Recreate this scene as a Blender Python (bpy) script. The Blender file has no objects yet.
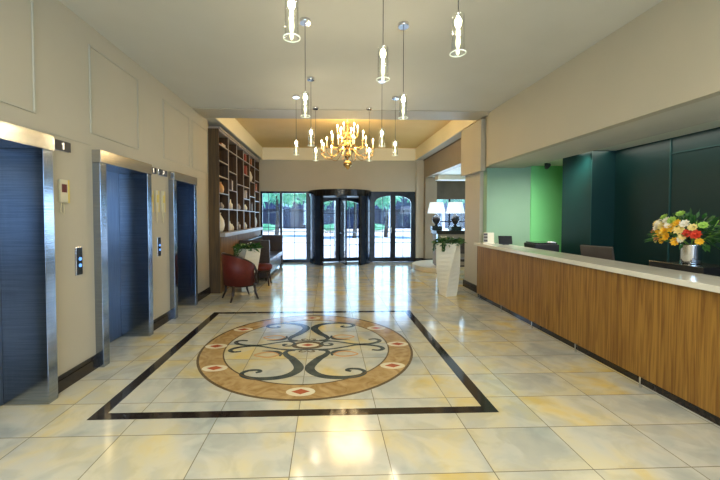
import bpy, bmesh, math, random
from mathutils import Vector, Matrix
random.seed(7)
PI = math.pi
S = bpy.context.scene
COL = S.collection

# ------------------------------------------------------------------ camera
cam = bpy.data.objects.new('camera', bpy.data.cameras.new('camera'))
COL.objects.link(cam)
cam.data.sensor_width = 36
cam.data.lens = 339.3 / 720 * 36
cam.data.shift_x = 21.3 / 720
cam.data.shift_y = -14.2 / 720
cam.location = (0, 0, 1.5)
cam.rotation_euler = (PI / 2 - .0272, 0, -.0328)
cam.data.clip_start = .05
cam.data.clip_end = 300
S.camera = cam

# ------------------------------------------------------------------ world, sun, lights, exposure
S.view_settings.view_transform = 'Standard'
S.view_settings.look = 'None'
S.view_settings.gamma = 1
S.view_settings.exposure = 0.5
W = bpy.data.worlds.new('sky')
S.world = W
W.use_nodes = True
nt = W.node_tree
bg = nt.nodes['Background']
tc = nt.nodes.new('ShaderNodeTexCoord')
sp = nt.nodes.new('ShaderNodeSeparateXYZ')
cr = nt.nodes.new('ShaderNodeValToRGB')
nt.links.new(tc.outputs['Generated'], sp.inputs[0])
nt.links.new(sp.outputs['Z'], cr.inputs[0])
nt.links.new(cr.outputs[0], bg.inputs[0])
cr.color_ramp.elements[0].position = 0.0
cr.color_ramp.elements[0].color = (.50, .72, 1, 1)
cr.color_ramp.elements[1].position = .5
cr.color_ramp.elements[1].color = (.12, .30, .9, 1)
bg.inputs[1].default_value = 2.0


def light(name, kind, loc, energy, color=(1, 1, 1), rot=(0, 0, 0), size=None, size_y=None, parent=None, spread=None):
    d = bpy.data.lights.new(name, kind)
    d.energy = energy
    d.color = color
    if kind == 'AREA':
        d.shape = 'RECTANGLE'
        d.size = size
        d.size_y = size_y or size
        if spread: d.spread = spread
    elif kind == 'SUN':
        d.angle = .01
    elif size:
        d.shadow_soft_size = size
    o = bpy.data.objects.new(name, d)
    COL.objects.link(o)
    o.location = loc
    o.rotation_euler = rot
    if parent: o.parent = parent
    return o


light('sun', 'SUN', (0, 20, 20), 6, (1, .96, .88), rot=(math.radians(12), math.radians(22), 0))
# daylight through the windows behind the camera, and through the entrance
light('rear_window_daylight', 'AREA', (0.9, -4.85, 1.7), 170, (.42, .67, 1), rot=(PI / 2, 0, 0), size=5.6, size_y=1.7)
light('entrance_daylight', 'AREA', (0.5, 12.6, 1.3), 130, (.55, .78, 1), rot=(-PI / 2, 0, 0), size=5, size_y=2.2)
light('lounge_daylight', 'AREA', (5.0, 11.6, 1.3), 110, (.5, .75, 1), rot=(-PI / 2, 0, 0), size=2.6, size_y=1.8)


# ------------------------------------------------------------------ materials
def mat(name, color, rough=.5, metal=0, spec=.5, emit=None, estr=0, trans=0, ior=1.45, coat=0):
    m = bpy.data.materials.new(name)
    m.use_nodes = True
    b = m.node_tree.nodes['Principled BSDF']
    b.inputs['Base Color'].default_value = (*color, 1)
    b.inputs['Roughness'].default_value = rough
    b.inputs['Metallic'].default_value = metal
    b.inputs['Specular IOR Level'].default_value = spec
    b.inputs['IOR'].default_value = ior
    b.inputs['Transmission Weight'].default_value = trans
    b.inputs['Coat Weight'].default_value = coat
    if emit:
        b.inputs['Emission Color'].default_value = (*emit, 1)
        b.inputs['Emission Strength'].default_value = estr
    return m


def N(m, kind, **kw):
    n = m.node_tree.nodes.new(kind)
    for k, v in kw.items():
        if k.startswith('i_'):
            key = k[2:]
            n.inputs[int(key) if key.isdigit() else key].default_value = v
        else:
            setattr(n, k, v)
    return n


def LK(m, a, b):
    m.node_tree.links.new(a, b)


def noisy(name, c1, c2, scale=5, rough=.5, metal=0, stretch=(1, 1, 1), detail=4, bump=0, dist=0, lo=.35, hi=.65, spec=.5, coat=0):
    """a material whose colour wanders between two tones by noise"""
    m = mat(name, c1, rough, metal, spec, coat=coat)
    b = m.node_tree.nodes['Principled BSDF']
    t = N(m, 'ShaderNodeTexCoord')
    mp = N(m, 'ShaderNodeMapping')
    mp.inputs['Scale'].default_value = stretch
    no = N(m, 'ShaderNodeTexNoise')
    no.inputs['Scale'].default_value = scale
    no.inputs['Detail'].default_value = detail
    no.inputs['Distortion'].default_value = dist
    r = N(m, 'ShaderNodeValToRGB')
    r.color_ramp.elements[0].color = (*c1, 1)
    r.color_ramp.elements[1].color = (*c2, 1)
    r.color_ramp.elements[0].position = lo
    r.color_ramp.elements[1].position = hi
    LK(m, t.outputs['Object'], mp.inputs[0])
    LK(m, mp.outputs[0], no.inputs['Vector'])
    LK(m, no.outputs[0], r.inputs[0])
    LK(m, r.outputs[0], b.inputs['Base Color'])
    if bump:
        bp = N(m, 'ShaderNodeBump')
        bp.inputs['Strength'].default_value = bump
        bp.inputs['Distance'].default_value = .01
        LK(m, no.outputs[0], bp.inputs['Height'])
        LK(m, bp.outputs[0], b.inputs['Normal'])
    return m


def glass_mat(name, tint=(1, 1, 1), gl=.08, k=.6):
    m = bpy.data.materials.new(name)
    m.use_nodes = True
    t = m.node_tree
    t.nodes.remove(t.nodes['Principled BSDF'])
    out = t.nodes['Material Output']
    tr = N(m, 'ShaderNodeBsdfTransparent')
    tr.inputs[0].default_value = (*tint, 1)
    g = N(m, 'ShaderNodeBsdfGlossy')
    g.inputs['Roughness'].default_value = .03
    mx = N(m, 'ShaderNodeMixShader')
    fr = N(m, 'ShaderNodeLayerWeight')
    fr.inputs[0].default_value = .25
    mu = N(m, 'ShaderNodeMath', operation='MULTIPLY_ADD')
    mu.inputs[1].default_value = k
    mu.inputs[2].default_value = gl
    LK(m, fr.outputs['Fresnel'], mu.inputs[0])
    LK(m, mu.outputs[0], mx.inputs[0])
    LK(m, tr.outputs[0], mx.inputs[1])
    LK(m, g.outputs[0], mx.inputs[2])
    LK(m, mx.outputs[0], out.inputs[0])
    return m


def floor_mat():
    m = mat('cream_marble_light_pools', (.6, .55, .4), .1, 0, .9)
    b = m.node_tree.nodes['Principled BSDF']
    t = N(m, 'ShaderNodeTexCoord')
    s = N(m, 'ShaderNodeSeparateXYZ')
    LK(m, t.outputs['Object'], s.inputs[0])

    def cell(out, off, size):
        a = N(m, 'ShaderNodeMath', operation='SUBTRACT'); a.inputs[1].default_value = off
        d = N(m, 'ShaderNodeMath', operation='DIVIDE'); d.inputs[1].default_value = size
        LK(m, out, a.inputs[0]); LK(m, a.outputs[0], d.inputs[0])
        fl = N(m, 'ShaderNodeMath', operation='FLOOR'); LK(m, d.outputs[0], fl.inputs[0])
        pp = N(m, 'ShaderNodeMath', operation='PINGPONG'); pp.inputs[1].default_value = .5
        LK(m, d.outputs[0], pp.inputs[0])
        ed = N(m, 'ShaderNodeMath', operation='LESS_THAN'); ed.inputs[1].default_value = .0028 / size
        LK(m, pp.outputs[0], ed.inputs[0])
        return fl.outputs[0], ed.outputs[0]
    fx, ex = cell(s.outputs['X'], -1.423, .6)
    fy, ey = cell(s.outputs['Y'], 1.922, .409)
    mxe = N(m, 'ShaderNodeMath', operation='MAXIMUM'); LK(m, ex, mxe.inputs[0]); LK(m, ey, mxe.inputs[1])
    cb = N(m, 'ShaderNodeCombineXYZ'); LK(m, fx, cb.inputs[0]); LK(m, fy, cb.inputs[1])
    wn = N(m, 'ShaderNodeTexWhiteNoise', noise_dimensions='3D'); LK(m, cb.outputs[0], wn.inputs['Vector'])
    # each slab shifts its veins and painted light pools by its own offset
    off = N(m, 'ShaderNodeVectorMath', operation='MULTIPLY_ADD')
    off.inputs[1].default_value = (.35, .35, .35)
    LK(m, wn.outputs['Color'], off.inputs[0]); LK(m, t.outputs['Object'], off.inputs[2])
    n1 = N(m, 'ShaderNodeTexNoise'); n1.inputs['Scale'].default_value = 1.7; n1.inputs['Detail'].default_value = 5
    n1.inputs['Distortion'].default_value = .4
    LK(m, off.outputs[0], n1.inputs['Vector'])
    n2 = N(m, 'ShaderNodeTexNoise'); n2.inputs['Scale'].default_value = 4.5; n2.inputs['Detail'].default_value = 8
    n2.inputs['Distortion'].default_value = .8
    LK(m, off.outputs[0], n2.inputs['Vector'])
    r1 = N(m, 'ShaderNodeValToRGB')
    e = r1.color_ramp.elements
    e[0].position = .32; e[0].color = (.38, .42, .39, 1)
    e[1].position = .72; e[1].color = (.68, .50, .14, 1)  # yellow end paints warm pools of light into the marble
    x = e.new(.46); x.color = (.53, .53, .45, 1)
    x = e.new(.58); x.color = (.60, .55, .36, 1)
    LK(m, n1.outputs[0], r1.inputs[0])
    r2 = N(m, 'ShaderNodeValToRGB')
    e = r2.color_ramp.elements
    e[0].position = .42; e[0].color = (.80, .80, .80, 1)
    e[1].position = .55; e[1].color = (1.0, 1.0, 1.0, 1)
    LK(m, n2.outputs[0], r2.inputs[0])
    mul = N(m, 'ShaderNodeMix', data_type='RGBA', blend_type='MULTIPLY'); mul.inputs[0].default_value = .6
    LK(m, r1.outputs[0], mul.inputs[6]); LK(m, r2.outputs[0], mul.inputs[7])
    hv = N(m, 'ShaderNodeMath', operation='MULTIPLY_ADD'); hv.inputs[1].default_value = .10; hv.inputs[2].default_value = .95
    LK(m, wn.outputs['Value'], hv.inputs[0])
    sc = N(m, 'ShaderNodeVectorMath', operation='SCALE')
    LK(m, mul.outputs[2], sc.inputs[0]); LK(m, hv.outputs[0], sc.inputs['Scale'])
    gr = N(m, 'ShaderNodeMix', data_type='RGBA')
    gr.inputs[7].default_value = (.19, .17, .11, 1)
    LK(m, mxe.outputs[0], gr.inputs[0]); LK(m, sc.outputs[0], gr.inputs[6])
    LK(m, gr.outputs[2], b.inputs['Base Color'])
    n3 = N(m, 'ShaderNodeTexNoise'); n3.inputs['Scale'].default_value = 2.5
    LK(m, t.outputs['Object'], n3.inputs['Vector'])
    mr = N(m, 'ShaderNodeMapRange'); mr.inputs[3].default_value = .09; mr.inputs[4].default_value = .17
    LK(m, n3.outputs[0], mr.inputs[0]); LK(m, mr.outputs[0], b.inputs['Roughness'])
    bp = N(m, 'ShaderNodeBump'); bp.inputs['Strength'].default_value = .06; bp.inputs['Distance'].default_value = .02
    LK(m, n3.outputs[0], bp.inputs['Height']); LK(m, bp.outputs[0], b.inputs['Normal'])
    return m


def wood(name, c1, c2, scale=14, stretch=(1, 1, .06), rough=.4, coat=.1):
    return noisy(name, c1, c2, scale, rough, 0, stretch, detail=6, bump=.08, dist=1.5, lo=.36, hi=.62, coat=coat)


M = {}
M['floor'] = floor_mat()
M['wall'] = noisy('warm_grey_wall_paint', (.46, .425, .325), (.48, .44, .335), 2, .6)
M['ceil'] = noisy('ceiling_paint', (.57, .555, .475), (.59, .575, .495), 2, .8)
M['tray'] = noisy('tray_chandelier_glow', (.74, .52, .20), (.77, .55, .22), 2, .7)  # the chandelier's yellow glow is put into the tray's base colour
M['traybeam'] = noisy('cream_tray_paint', (.86, .78, .54), (.88, .80, .57), 2, .7)
M['taupe'] = noisy('taupe_wall_paint', (.30, .245, .17), (.33, .265, .185), 3, .6)
M['brownwall'] = noisy('brown_wall_paint', (.14, .10, .06), (.17, .12, .075), 3, .6)
M['steelhead'] = noisy('steel_header', (.46, .45, .43), (.56, .55, .52), 3, .16, 1, (1, 1, 40), bump=.03)
M['steel'] = noisy('brushed_steel_blue_sheen', (.27, .31, .37), (.38, .42, .48), 3, .17, 1, (1, 1, 40), bump=.03)  # blue daylight reflection is tinted into the steel colour
M['steeldoor'] = noisy('steel_dark_reflection', (.15, .18, .23), (.20, .23, .28), 3, .3, 1, (40, 40, 1))  # the door panels' dark reflection is put into their base colour
M['chrome'] = mat('chrome', (.75, .75, .77), .12, 1)
M['black'] = mat('black_gloss', (.012, .012, .012), .12)
M['blackstone'] = noisy('black_granite', (.010, .008, .007), (.03, .022, .018), 30, .08, spec=.6)
M['blackmat'] = mat('black_plastic', (.015, .015, .017), .45)
M['frame'] = noisy('black_door_frame', (.012, .014, .018), (.02, .022, .03), 8, .25)
M['glass'] = glass_mat('window_glass', (.93, .98, 1))
M['clearglass'] = glass_mat('clear_glass', (.985, .995, .985), .02, .3)
M['counterwood'] = wood('zebrano_wood', (.17, .075, .010), (.32, .165, .028), 34, (1, 1, .035), .5, 0)
M['casewood'] = wood('walnut_bookcase', (.04, .019, .005), (.09, .044, .012), 14, rough=.6, coat=0)
M['casewood2'] = wood('honey_brown_panel', (.17, .085, .022), (.26, .14, .04), 14, rough=.6, coat=0)
M['edge'] = noisy('greige_shelf_edge', (.30, .26, .215), (.36, .31, .26), 10, .4)
M['white'] = noisy('white_stone_top', (.66, .64, .55), (.72, .70, .60), 5, .15)
M['planter'] = noisy('cream_planter_glaze', (.74, .70, .56), (.78, .74, .60), 3, .3)
M['red'] = noisy('red_upholstery', (.095, .009, .005), (.12, .013, .006), 30, .55)
M['darkwood'] = noisy('dark_stained_wood', (.02, .010, .006), (.035, .018, .010), 15, .3)
M['brownleather'] = noisy('dark_brown_leather', (.035, .024, .018), (.055, .038, .028), 20, .35)
M['seat'] = noisy('slate_seat_leather', (.12, .13, .15), (.16, .17, .19), 20, .3)
M['sage'] = noisy('sage_green_paint', (.27, .43, .29), (.29, .45, .31), 2, .5)
M['green'] = noisy('bright_green_paint', (.19, .60, .22), (.21, .63, .24), 2, .5)
M['teal'] = noisy('dark_teal_panel', (.002, .022, .020), (.003, .026, .025), 2, .4)
M['tealedge'] = mat('teal_edge', (.015, .06, .055), .4)
M['pale'] = noisy('ceiling_painted_slot_light', (.74, .76, .62), (.77, .79, .65), 2, .7)  # lighter tone stands in for slot light falling on this ceiling
M['soffit'] = noisy('soffit_grey_paint', (.44, .42, .33), (.46, .44, .35), 2, .7)
M['cream'] = noisy('cream_stone', (.70, .64, .48), (.76, .70, .54), 4, .3)
M['leaf'] = noisy('dark_green_leaf', (.015, .07, .012), (.05, .15, .03), 12, .4)
M['treeleaf'] = noisy('hazy_tree_leaf', (.07, .34, .16), (.20, .60, .32), 1.2, .5)  # backlight and cyan haze are mixed into the leaf colour
M['treeleaf2'] = noisy('hazy_tree_leaf_bright', (.12, .45, .24), (.28, .72, .45), 1.2, .5)  # same painted haze, in a brighter leaf tone
M['bark'] = noisy('bark', (.05, .04, .03), (.09, .07, .05), 20, .8)
M['pave'] = noisy('pale_paving', (.72, .72, .70), (.80, .80, .78), .5, .7)
M['facade'] = noisy('blue_grey_render', (.10, .14, .24), (.14, .18, .30), 1, .6)
M['darkblue'] = noisy('dark_shopfront', (.012, .022, .06), (.03, .05, .12), .6, .3)
M['colwhite'] = noisy('white_render', (.75, .77, .82), (.82, .84, .88), 1, .6)
M['brass'] = mat('polished_brass', (.62, .42, .17), .25, 1)
M['candle'] = mat('ivory_candle_tube', (.85, .75, .5), .4, emit=(1, .72, .32), estr=1.2)
M['flame'] = mat('lit_candle_bulb', (1, .9, .7), .3, emit=(1, .80, .42), estr=22)
M['bulb'] = mat('lit_lamp_bulb', (1, .95, .8), .3, emit=(1, .86, .55), estr=16)
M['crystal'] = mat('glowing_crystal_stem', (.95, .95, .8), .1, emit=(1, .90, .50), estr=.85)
M['shade'] = mat('white_lamp_shade', (.8, .84, .86), .7, emit=(.75, .92, 1), estr=.55)
M['pewter'] = mat('dark_pewter', (.03, .03, .035), .25, .3)
M['screen'] = mat('dark_screen', (.02, .022, .025), .12)
M['monitor'] = noisy('grey_brown_monitor_back', (.09, .075, .06), (.11, .09, .075), 8, .4)
M['ivory'] = mat('ivory_plastic', (.62, .57, .38), .4)
M['yellow'] = mat('yellow_card', (.65, .50, .10), .5)
M['offwhite'] = mat('offwhite_numeral', (.9, .85, .7), .4, emit=(1, .92, .75), estr=.8)
M['bluelight'] = mat('blue_call_button', (.05, .15, .6), .3, emit=(.15, .4, 1), estr=1.0)
M['led'] = mat('fill_lens', (1, .95, .85), .4, emit=(1, .90, .70), estr=12)  # lens glow of the unseen added fill lamps
# mosaic stones
M['m_tan'] = noisy('tan_ring_marble', (.30, .18, .06), (.50, .35, .16), 5, .12, dist=2, lo=.3, hi=.7)
M['m_edge'] = noisy('brown_ring_line', (.10, .07, .035), (.14, .10, .05), 8, .12)
M['m_dark'] = noisy('slate_scroll_stone', (.035, .05, .05), (.07, .085, .075), 10, .12)
M['m_cream'] = noisy('cream_inlay_stone', (.66, .58, .38), (.74, .67, .48), 4, .12)
M['m_red'] = noisy('red_inlay_stone', (.36, .08, .03), (.45, .12, .05), 10, .12)
M['m_orange'] = noisy('orange_inlay_stone', (.50, .26, .10), (.6, .34, .15), 10, .12)


# ------------------------------------------------------------------ mesh building
class MB:
    def __init__(s):
        s.bm = bmesh.new()

    def _x(s, vs, mx):
        if mx is not None:
            for v in vs: v.co = mx @ v.co
        return s

    def box(s, x0, x1, y0, y1, z0, z1, mx=None, bev=0):
        vs = [s.bm.verts.new(p) for p in [(x0, y0, z0), (x1, y0, z0), (x1, y1, z0), (x0, y1, z0), (x0, y0, z1), (x1, y0, z1), (x1, y1, z1), (x0, y1, z1)]]
        fs = [s.bm.faces.new([vs[i] for i in f]) for f in [(3, 2, 1, 0), (4, 5, 6, 7), (0, 1, 5, 4), (1, 2, 6, 5), (2, 3, 7, 6), (3, 0, 4, 7)]]
        if bev:
            es = list({e for f in fs for e in f.edges})
            r = bmesh.ops.bevel(s.bm, geom=es, offset=bev, segments=2, affect='EDGES', profile=.5)
            vs = list({v for f in r['faces'] for v in f.verts} | {v for v in vs if v.is_valid})
        return s._x(vs, mx)

    def lathe(s, prof, c=(0, 0, 0), n=20, mx=None, smooth=True, close=True):
        rings = []
        allv = []
        for r, z in prof:
            ring = [s.bm.verts.new((c[0] + r * math.cos(2 * PI * i / n), c[1] + r * math.sin(2 * PI * i / n), c[2] + z)) for i in range(n)]
            rings.append(ring); allv += ring
        for a, b in zip(rings, rings[1:]):
            for i in range(n):
                f = s.bm.faces.new([a[i], a[(i + 1) % n], b[(i + 1) % n], b[i]])
                f.smooth = smooth
        if close:
            s.bm.faces.new(rings[0][::-1]); s.bm.faces.new(rings[-1])
        return s._x(allv, mx)

    def tube(s, pts, r, n=8, cap=True):
        pts = [Vector(p) for p in pts]
        rs = r if isinstance(r, (list, tuple)) else [r] * len(pts)
        rings = []
        up = Vector((0, 0, 1))
        t0 = (pts[1] - pts[0]).normalized()
        if abs(t0.dot(up)) > .95: up = Vector((1, 0, 0))
        for i, p in enumerate(pts):
            t = (pts[min(i + 1, len(pts) - 1)] - pts[max(i - 1, 0)]).normalized()
            a = t.cross(up)
            if a.length < 1e-4: a = t.cross(Vector((0, 1, 0)))
            a.normalize(); b = a.cross(t)
            rings.append([s.bm.verts.new(p + rs[i] * (a * math.cos(2 * PI * k / n) + b * math.sin(2 * PI * k / n))) for k in range(n)])
        for A, B in zip(rings, rings[1:]):
            for k in range(n):
                f = s.bm.faces.new([A[k], A[(k + 1) % n], B[(k + 1) % n], B[k]]); f.smooth = True
        if cap:
            s.bm.faces.new(rings[0][::-1]); s.bm.faces.new(rings[-1])
        return s

    def prism(s, pts, z0, z1, mx=None, smooth=False):
        """polygon in xy, extruded in z"""
        a = [s.bm.verts.new((x, y, z0)) for x, y in pts]
        b = [s.bm.verts.new((x, y, z1)) for x, y in pts]
        n = len(pts)
        s.bm.faces.new(a[::-1]); s.bm.faces.new(b)
        for i in range(n):
            f = s.bm.faces.new([a[i], a[(i + 1) % n], b[(i + 1) % n], b[i]]); f.smooth = smooth
        return s._x(a + b, mx)

    def sphere(s, c, r, sc=(1, 1, 1), sub=2, mx=None, jitter=0):
        g = bmesh.ops.create_icosphere(s.bm, subdivisions=sub, radius=r)
        for v in g['verts']:
            k = 1 + random.uniform(-jitter, jitter)
            v.co = Vector((v.co.x * sc[0] * k + c[0], v.co.y * sc[1] * k + c[1], v.co.z * sc[2] * k + c[2]))
            for f in v.link_faces: f.smooth = True
        return s._x(g['verts'], mx)

    def leaf(s, p, d, L, w, bend=.3):
        d = Vector(d).normalized(); p = Vector(p)
        side = d.cross(Vector((0, 0, 1)))
        if side.length < .05: side = Vector((1, 0, 0))
        side.normalize(); side = (Matrix.Rotation(random.uniform(-.9, .9), 3, d) @ side)
        m = p + d * L * .5 + Vector((0, 0, -bend * L * .12)); e = p + d * L + Vector((0, 0, -bend * L * .5))
        a = s.bm.verts.new(p); b = s.bm.verts.new(m + side * w / 2); c = s.bm.verts.new(e); f = s.bm.verts.new(m - side * w / 2)
        s.bm.faces.new([a, b, c, f])
        return s

    def ribbon(s, pts, ws, z0, z1):
        """flat inlaid stroke along xy points with a width at each"""
        P = smooth_pts(pts, ws)
        Lp, Rp = [], []
        for i, (x, y, w) in enumerate(P):
            x0, y0, _ = P[max(i - 1, 0)]; x1, y1, _ = P[min(i + 1, len(P) - 1)]
            dx, dy = x1 - x0, y1 - y0; l = math.hypot(dx, dy) or 1
            Lp.append((x - dy / l * w / 2, y + dx / l * w / 2)); Rp.append((x + dy / l * w / 2, y - dx / l * w / 2))
        rows = [[s.bm.verts.new((*l, z)) for l in (a, b)] for a, b in zip(Lp, Rp) for z in (z1,)]
        low = [[s.bm.verts.new((*l, z0)) for l in (a, b)] for a, b in zip(Lp, Rp)]
        for i in range(len(rows) - 1):
            s.bm.faces.new([rows[i][0], rows[i][1], rows[i + 1][1], rows[i + 1][0]])
            s.bm.faces.new([rows[i][0], rows[i + 1][0], low[i + 1][0], low[i][0]])
            s.bm.faces.new([rows[i][1], low[i][1], low[i + 1][1], rows[i + 1][1]])
        return s


def smooth_pts(pts, ws, n=8):
    out = []
    P = [(x, y, w) for (x, y), w in zip(pts, ws)]
    for i in range(len(P) - 1):
        p0 = P[max(i - 1, 0)]; p1 = P[i]; p2 = P[i + 1]; p3 = P[min(i + 2, len(P) - 1)]
        for k in range(n):
            t = k / n
            out.append(tuple(.5 * ((2 * b) + (-a + c) * t + (2 * a - 5 * b + 4 * c - d) * t * t + (-a + 3 * b - 3 * c + d) * t ** 3) for a, b, c, d in zip(p0, p1, p2, p3)))
    out.append(P[-1])
    return out


def obj(name, mb, m, parent=None, kind=None, fixn=True):
    bm = mb.bm
    if fixn: bmesh.ops.recalc_face_normals(bm, faces=bm.faces)
    me = bpy.data.meshes.new(name)
    bm.to_mesh(me); bm.free()
    me.materials.append(M[m] if isinstance(m, str) else m)
    o = bpy.data.objects.new(name, me)
    COL.objects.link(o)
    if parent: o.parent = parent
    if kind: o['kind'] = kind
    return o


def struct(name, mb, m, parent=None):
    return obj(name, mb, m, parent, None if parent else 'structure')


def tag(o, label, cat, group=None):
    o['label'] = label; o['category'] = cat
    if group: o['group'] = group
    return o


def thing(name, label, cat, loc=(0, 0, 0), rz=0, group=None):
    o = bpy.data.objects.new(name, None)
    COL.objects.link(o)
    o.empty_display_size = .1
    o.location = loc; o.rotation_euler = (0, 0, rz)
    return tag(o, label, cat, group)


def dup(root, loc, rz=0, label=None, group=None, scale=None):
    r = root.copy(); COL.objects.link(r); r.location = loc; r.rotation_euler = (0, 0, rz)
    if scale: r.scale = scale
    if label: r['label'] = label
    if group: r['group'] = group
    for ch in list(root.children):
        c = ch.copy(); COL.objects.link(c); c.parent = r
        for g in list(ch.children):
            d = g.copy(); COL.objects.link(d); d.parent = c
    return r


# ================================================================== THE SETTING
H = 3.35          # lobby ceiling
XW = -2.30        # left wall face
YB = 11.10        # entrance wall
struct('floor', MB().box(-3.0, 8, -5.2, YB + .12, -.1, 0), 'floor')
# lifts: (y0, y1) outer frame
LIFTS = [(1.87, 2.84), (3.41, 4.38), (5.0, 5.86)]
w = MB()
edges = [-5.2] + [v for p in LIFTS for v in p] + [6.65]
for i in range(0, len(edges), 2):
    w.box(-2.9, XW, edges[i], edges[i + 1], 0, H)
for a, b in LIFTS:
    w.box(-2.9, XW, a, b, 2.15, H)
    w.box(-2.95, -2.64, a, b, 0, 2.15)
struct('wall_left', w, 'wall')
struct('wall_left_lounge', MB().box(-2.9, -2.5, 6.65, YB, 0, H), 'wall')
# rear wall with wide windows behind the camera
w = MB()
w.box(-3, 8, -5.2, -5.0, 2.95, H).box(-3, 8, -5.2, -5.0, 0, .25).box(-3, -1.9, -5.2, -5.0, .25, 2.95).box(3.9, 8, -5.2, -5.0, .25, 2.95)
struct('wall_rear', w, 'wall')
w = MB()
for x in (-1.9, -.5, .95, 2.4, 3.84): w.box(x, x + .06, -5.14, -5.06, .25, 2.95)
w.box(-1.9, 3.9, -5.14, -5.06, .25, .31).box(-1.9, 3.9, -5.14, -5.06, 2.89, 2.95)
struct('window_2', w, 'frame')

# lobby ceiling, then the ceiling strips around the raised tray
struct('ceiling', MB().box(-2.9, 8, -5.2, 6.45, H, H + .12).box(-2.9, -2.12, 6.45, YB, H, H + .12).box(2.9, 8, 6.45, YB, H, H + .12), 'ceil')
struct('ceiling_tray', MB().box(-2.2, 3.0, 6.4, YB, 3.72, 3.84), 'tray')
struct('trim_1', MB().box(-2.12, -2.09, 6.45, YB, H - .002, 3.72).box(2.87, 2.9, 6.45, YB, H - .002, 3.72)
       .box(-2.09, 2.87, YB - .06, YB, H - .02, 3.72).box(-2.09, 2.87, 6.45, 6.48, H - .002, 3.72), 'traybeam')
# shallow ceiling step before the tray
struct('trim_2', MB().box(-2.3, 2.87, 5.92, 6.45, H - .012, H), 'wall')

# left wall panel mouldings
k = 3
for a, b, z0, z1 in [(1.93, 2.77, 2.31, 3.2), (3.39, 4.23, 2.31, 3.16), (4.86, 5.75, 2.32, 3.14), (5.87, 6.62, 2.32, 3.14), (-.2, 1.7, 2.31, 3.2)]:
    t = .014; p = .012
    m = MB()
    m.box(XW, XW + p, a, b, z0, z0 + t).box(XW, XW + p, a, b, z1 - t, z1).box(XW, XW + p, a, a + t, z0 + t, z1 - t).box(XW, XW + p, b - t, b, z0 + t, z1 - t)
    struct('trim_%d' % k, m, 'soffit'); k += 1
for a, b in [(2.86, 3.39), (5.88, 6.62)]:
    struct('trim_%d' % k, MB().box(XW, XW + .006, a, b, 2.19, 2.20), 'soffit'); k += 1
# black stone baseboards on the left wall
m = MB()
for a, b in [(-5, 1.87), (2.84, 3.41), (4.38, 5.0), (5.86, 6.65)]:
    m.box(XW, XW + .022, a, b, 0, .10).box(XW, XW + .014, a, b, .105, .135)
struct('baseboard_left', m, 'blackstone')

# entrance wall above the glazing and around it
w = MB()
w.box(-2.5, 3.15, YB, YB + .2, 2.32, H).box(-2.5, -2.18, YB, YB + .2, 0, 2.32).box(2.90, 3.15, YB - .06, YB + .2, 0, H)
struct('wall_entrance', w, 'wall')
# right hand side beyond the pillar: fascia over the lounge opening
struct('wall_right_fascia', MB().box(3.15, 3.35, 7.2, YB, 2.76, H), 'taupe')
struct('trim_%d' % k, MB().box(3.13, 3.15, 7.2, YB, H - .03, H), 'brownwall'); k += 1
struct('wall_right_column', MB().box(3.15, 3.52, YB - .25, YB + .1, 0, 2.76), 'taupe')
struct('ceiling_lounge', MB().box(3.35, 8, 6.6, 12.3, 2.76, 2.86), 'ceil')
struct('trim_%d' % k, MB().box(3.35, 8, 10.2, 10.5, 2.62, 2.76), 'cream'); k += 1
w = MB()
w.box(3.52, 8, 12.0, 12.2, 2.12, 2.86).box(3.52, 3.75, 12, 12.2, 0, 2.12).box(6.2, 8, 12, 12.2, 0, 2.12).box(3.75, 6.2, 12, 12.2, 0, .5).box(3.4, 3.52, YB + .1, 12.2, 0, 2.86)
struct('wall_lounge', w, 'brownwall')
struct('wall_lounge_side', MB().box(7.9, 8, 6.6, 12.2, 0, 2.86), 'taupe')
m = MB()
for x in (3.75, 4.35, 4.95, 5.55, 6.14): m.box(x, x + .05, 12.04, 12.1, .5, 2.12)
m.box(3.75, 6.2, 12.04, 12.1, 1.3, 1.34).box(3.75, 6.2, 12.04, 12.1, .5, .54)
wl = struct('window_3', m, 'frame')
struct('window_pane', MB().box(3.75, 6.2, 12.068, 12.072, .5, 2.12), 'glass', wl)

# pillar between the lounge opening and the reception recess
struct('wall_pillar', MB().box(2.95, 3.15, 6.5, 7.2, 0, H), 'wall')
struct('trim_%d' % k, MB().box(2.86, 2.95, 6.28, 7.22, 2.36, H - .03), 'wall'); k += 1
struct('baseboard_pillar', MB().box(2.925, 2.95, 6.3, 7.22, 0, .14), 'blackstone')
# soffit over the reception counter
w = MB()
w.box(2.87, 2.97, -5, 6.02, 2.42, H)
w.box(2.95, 3.02, 6.02, 6.5, 2.42, H)
struct('wall_soffit', w, 'wall')
struct('ceiling_soffit', MB().box(2.97, 3.72, -5, 6.35, 2.42, 2.55), 'ceil')
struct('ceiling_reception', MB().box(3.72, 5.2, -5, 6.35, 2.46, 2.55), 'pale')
w = MB().box(3.02, 3.86, 6.35, 6.5, 0, 2.47)
struct('wall_reception_end', w, 'sage')
struct('wall_reception_green', MB().box(3.86, 5.2, 6.33, 6.5, 0, 2.47), 'green')
w = MB()
w.box(4.2, 4.4, -5, 4.84, 0, 2.47).box(3.85, 4.4, 4.84, 5.46, 0, 2.47)
struct('wall_reception_teal', w, 'teal')
struct('wall_reception_side', MB().box(5.0, 5.2, 5.46, 6.4, 0, 2.47).box(4.4, 5.0, 5.3, 5.46, 0, 2.47), 'green')
m = MB()
m.box(3.845, 3.853, 4.835, 4.845, 0, 2.46).box(4.188, 4.2, 4.03, 4.045, 0, 2.46)
m.box(4.188, 4.2, 2.9, 4.04, 2.26, 2.272)
struct('trim_%d' % k, m, 'tealedge'); k += 1

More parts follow.
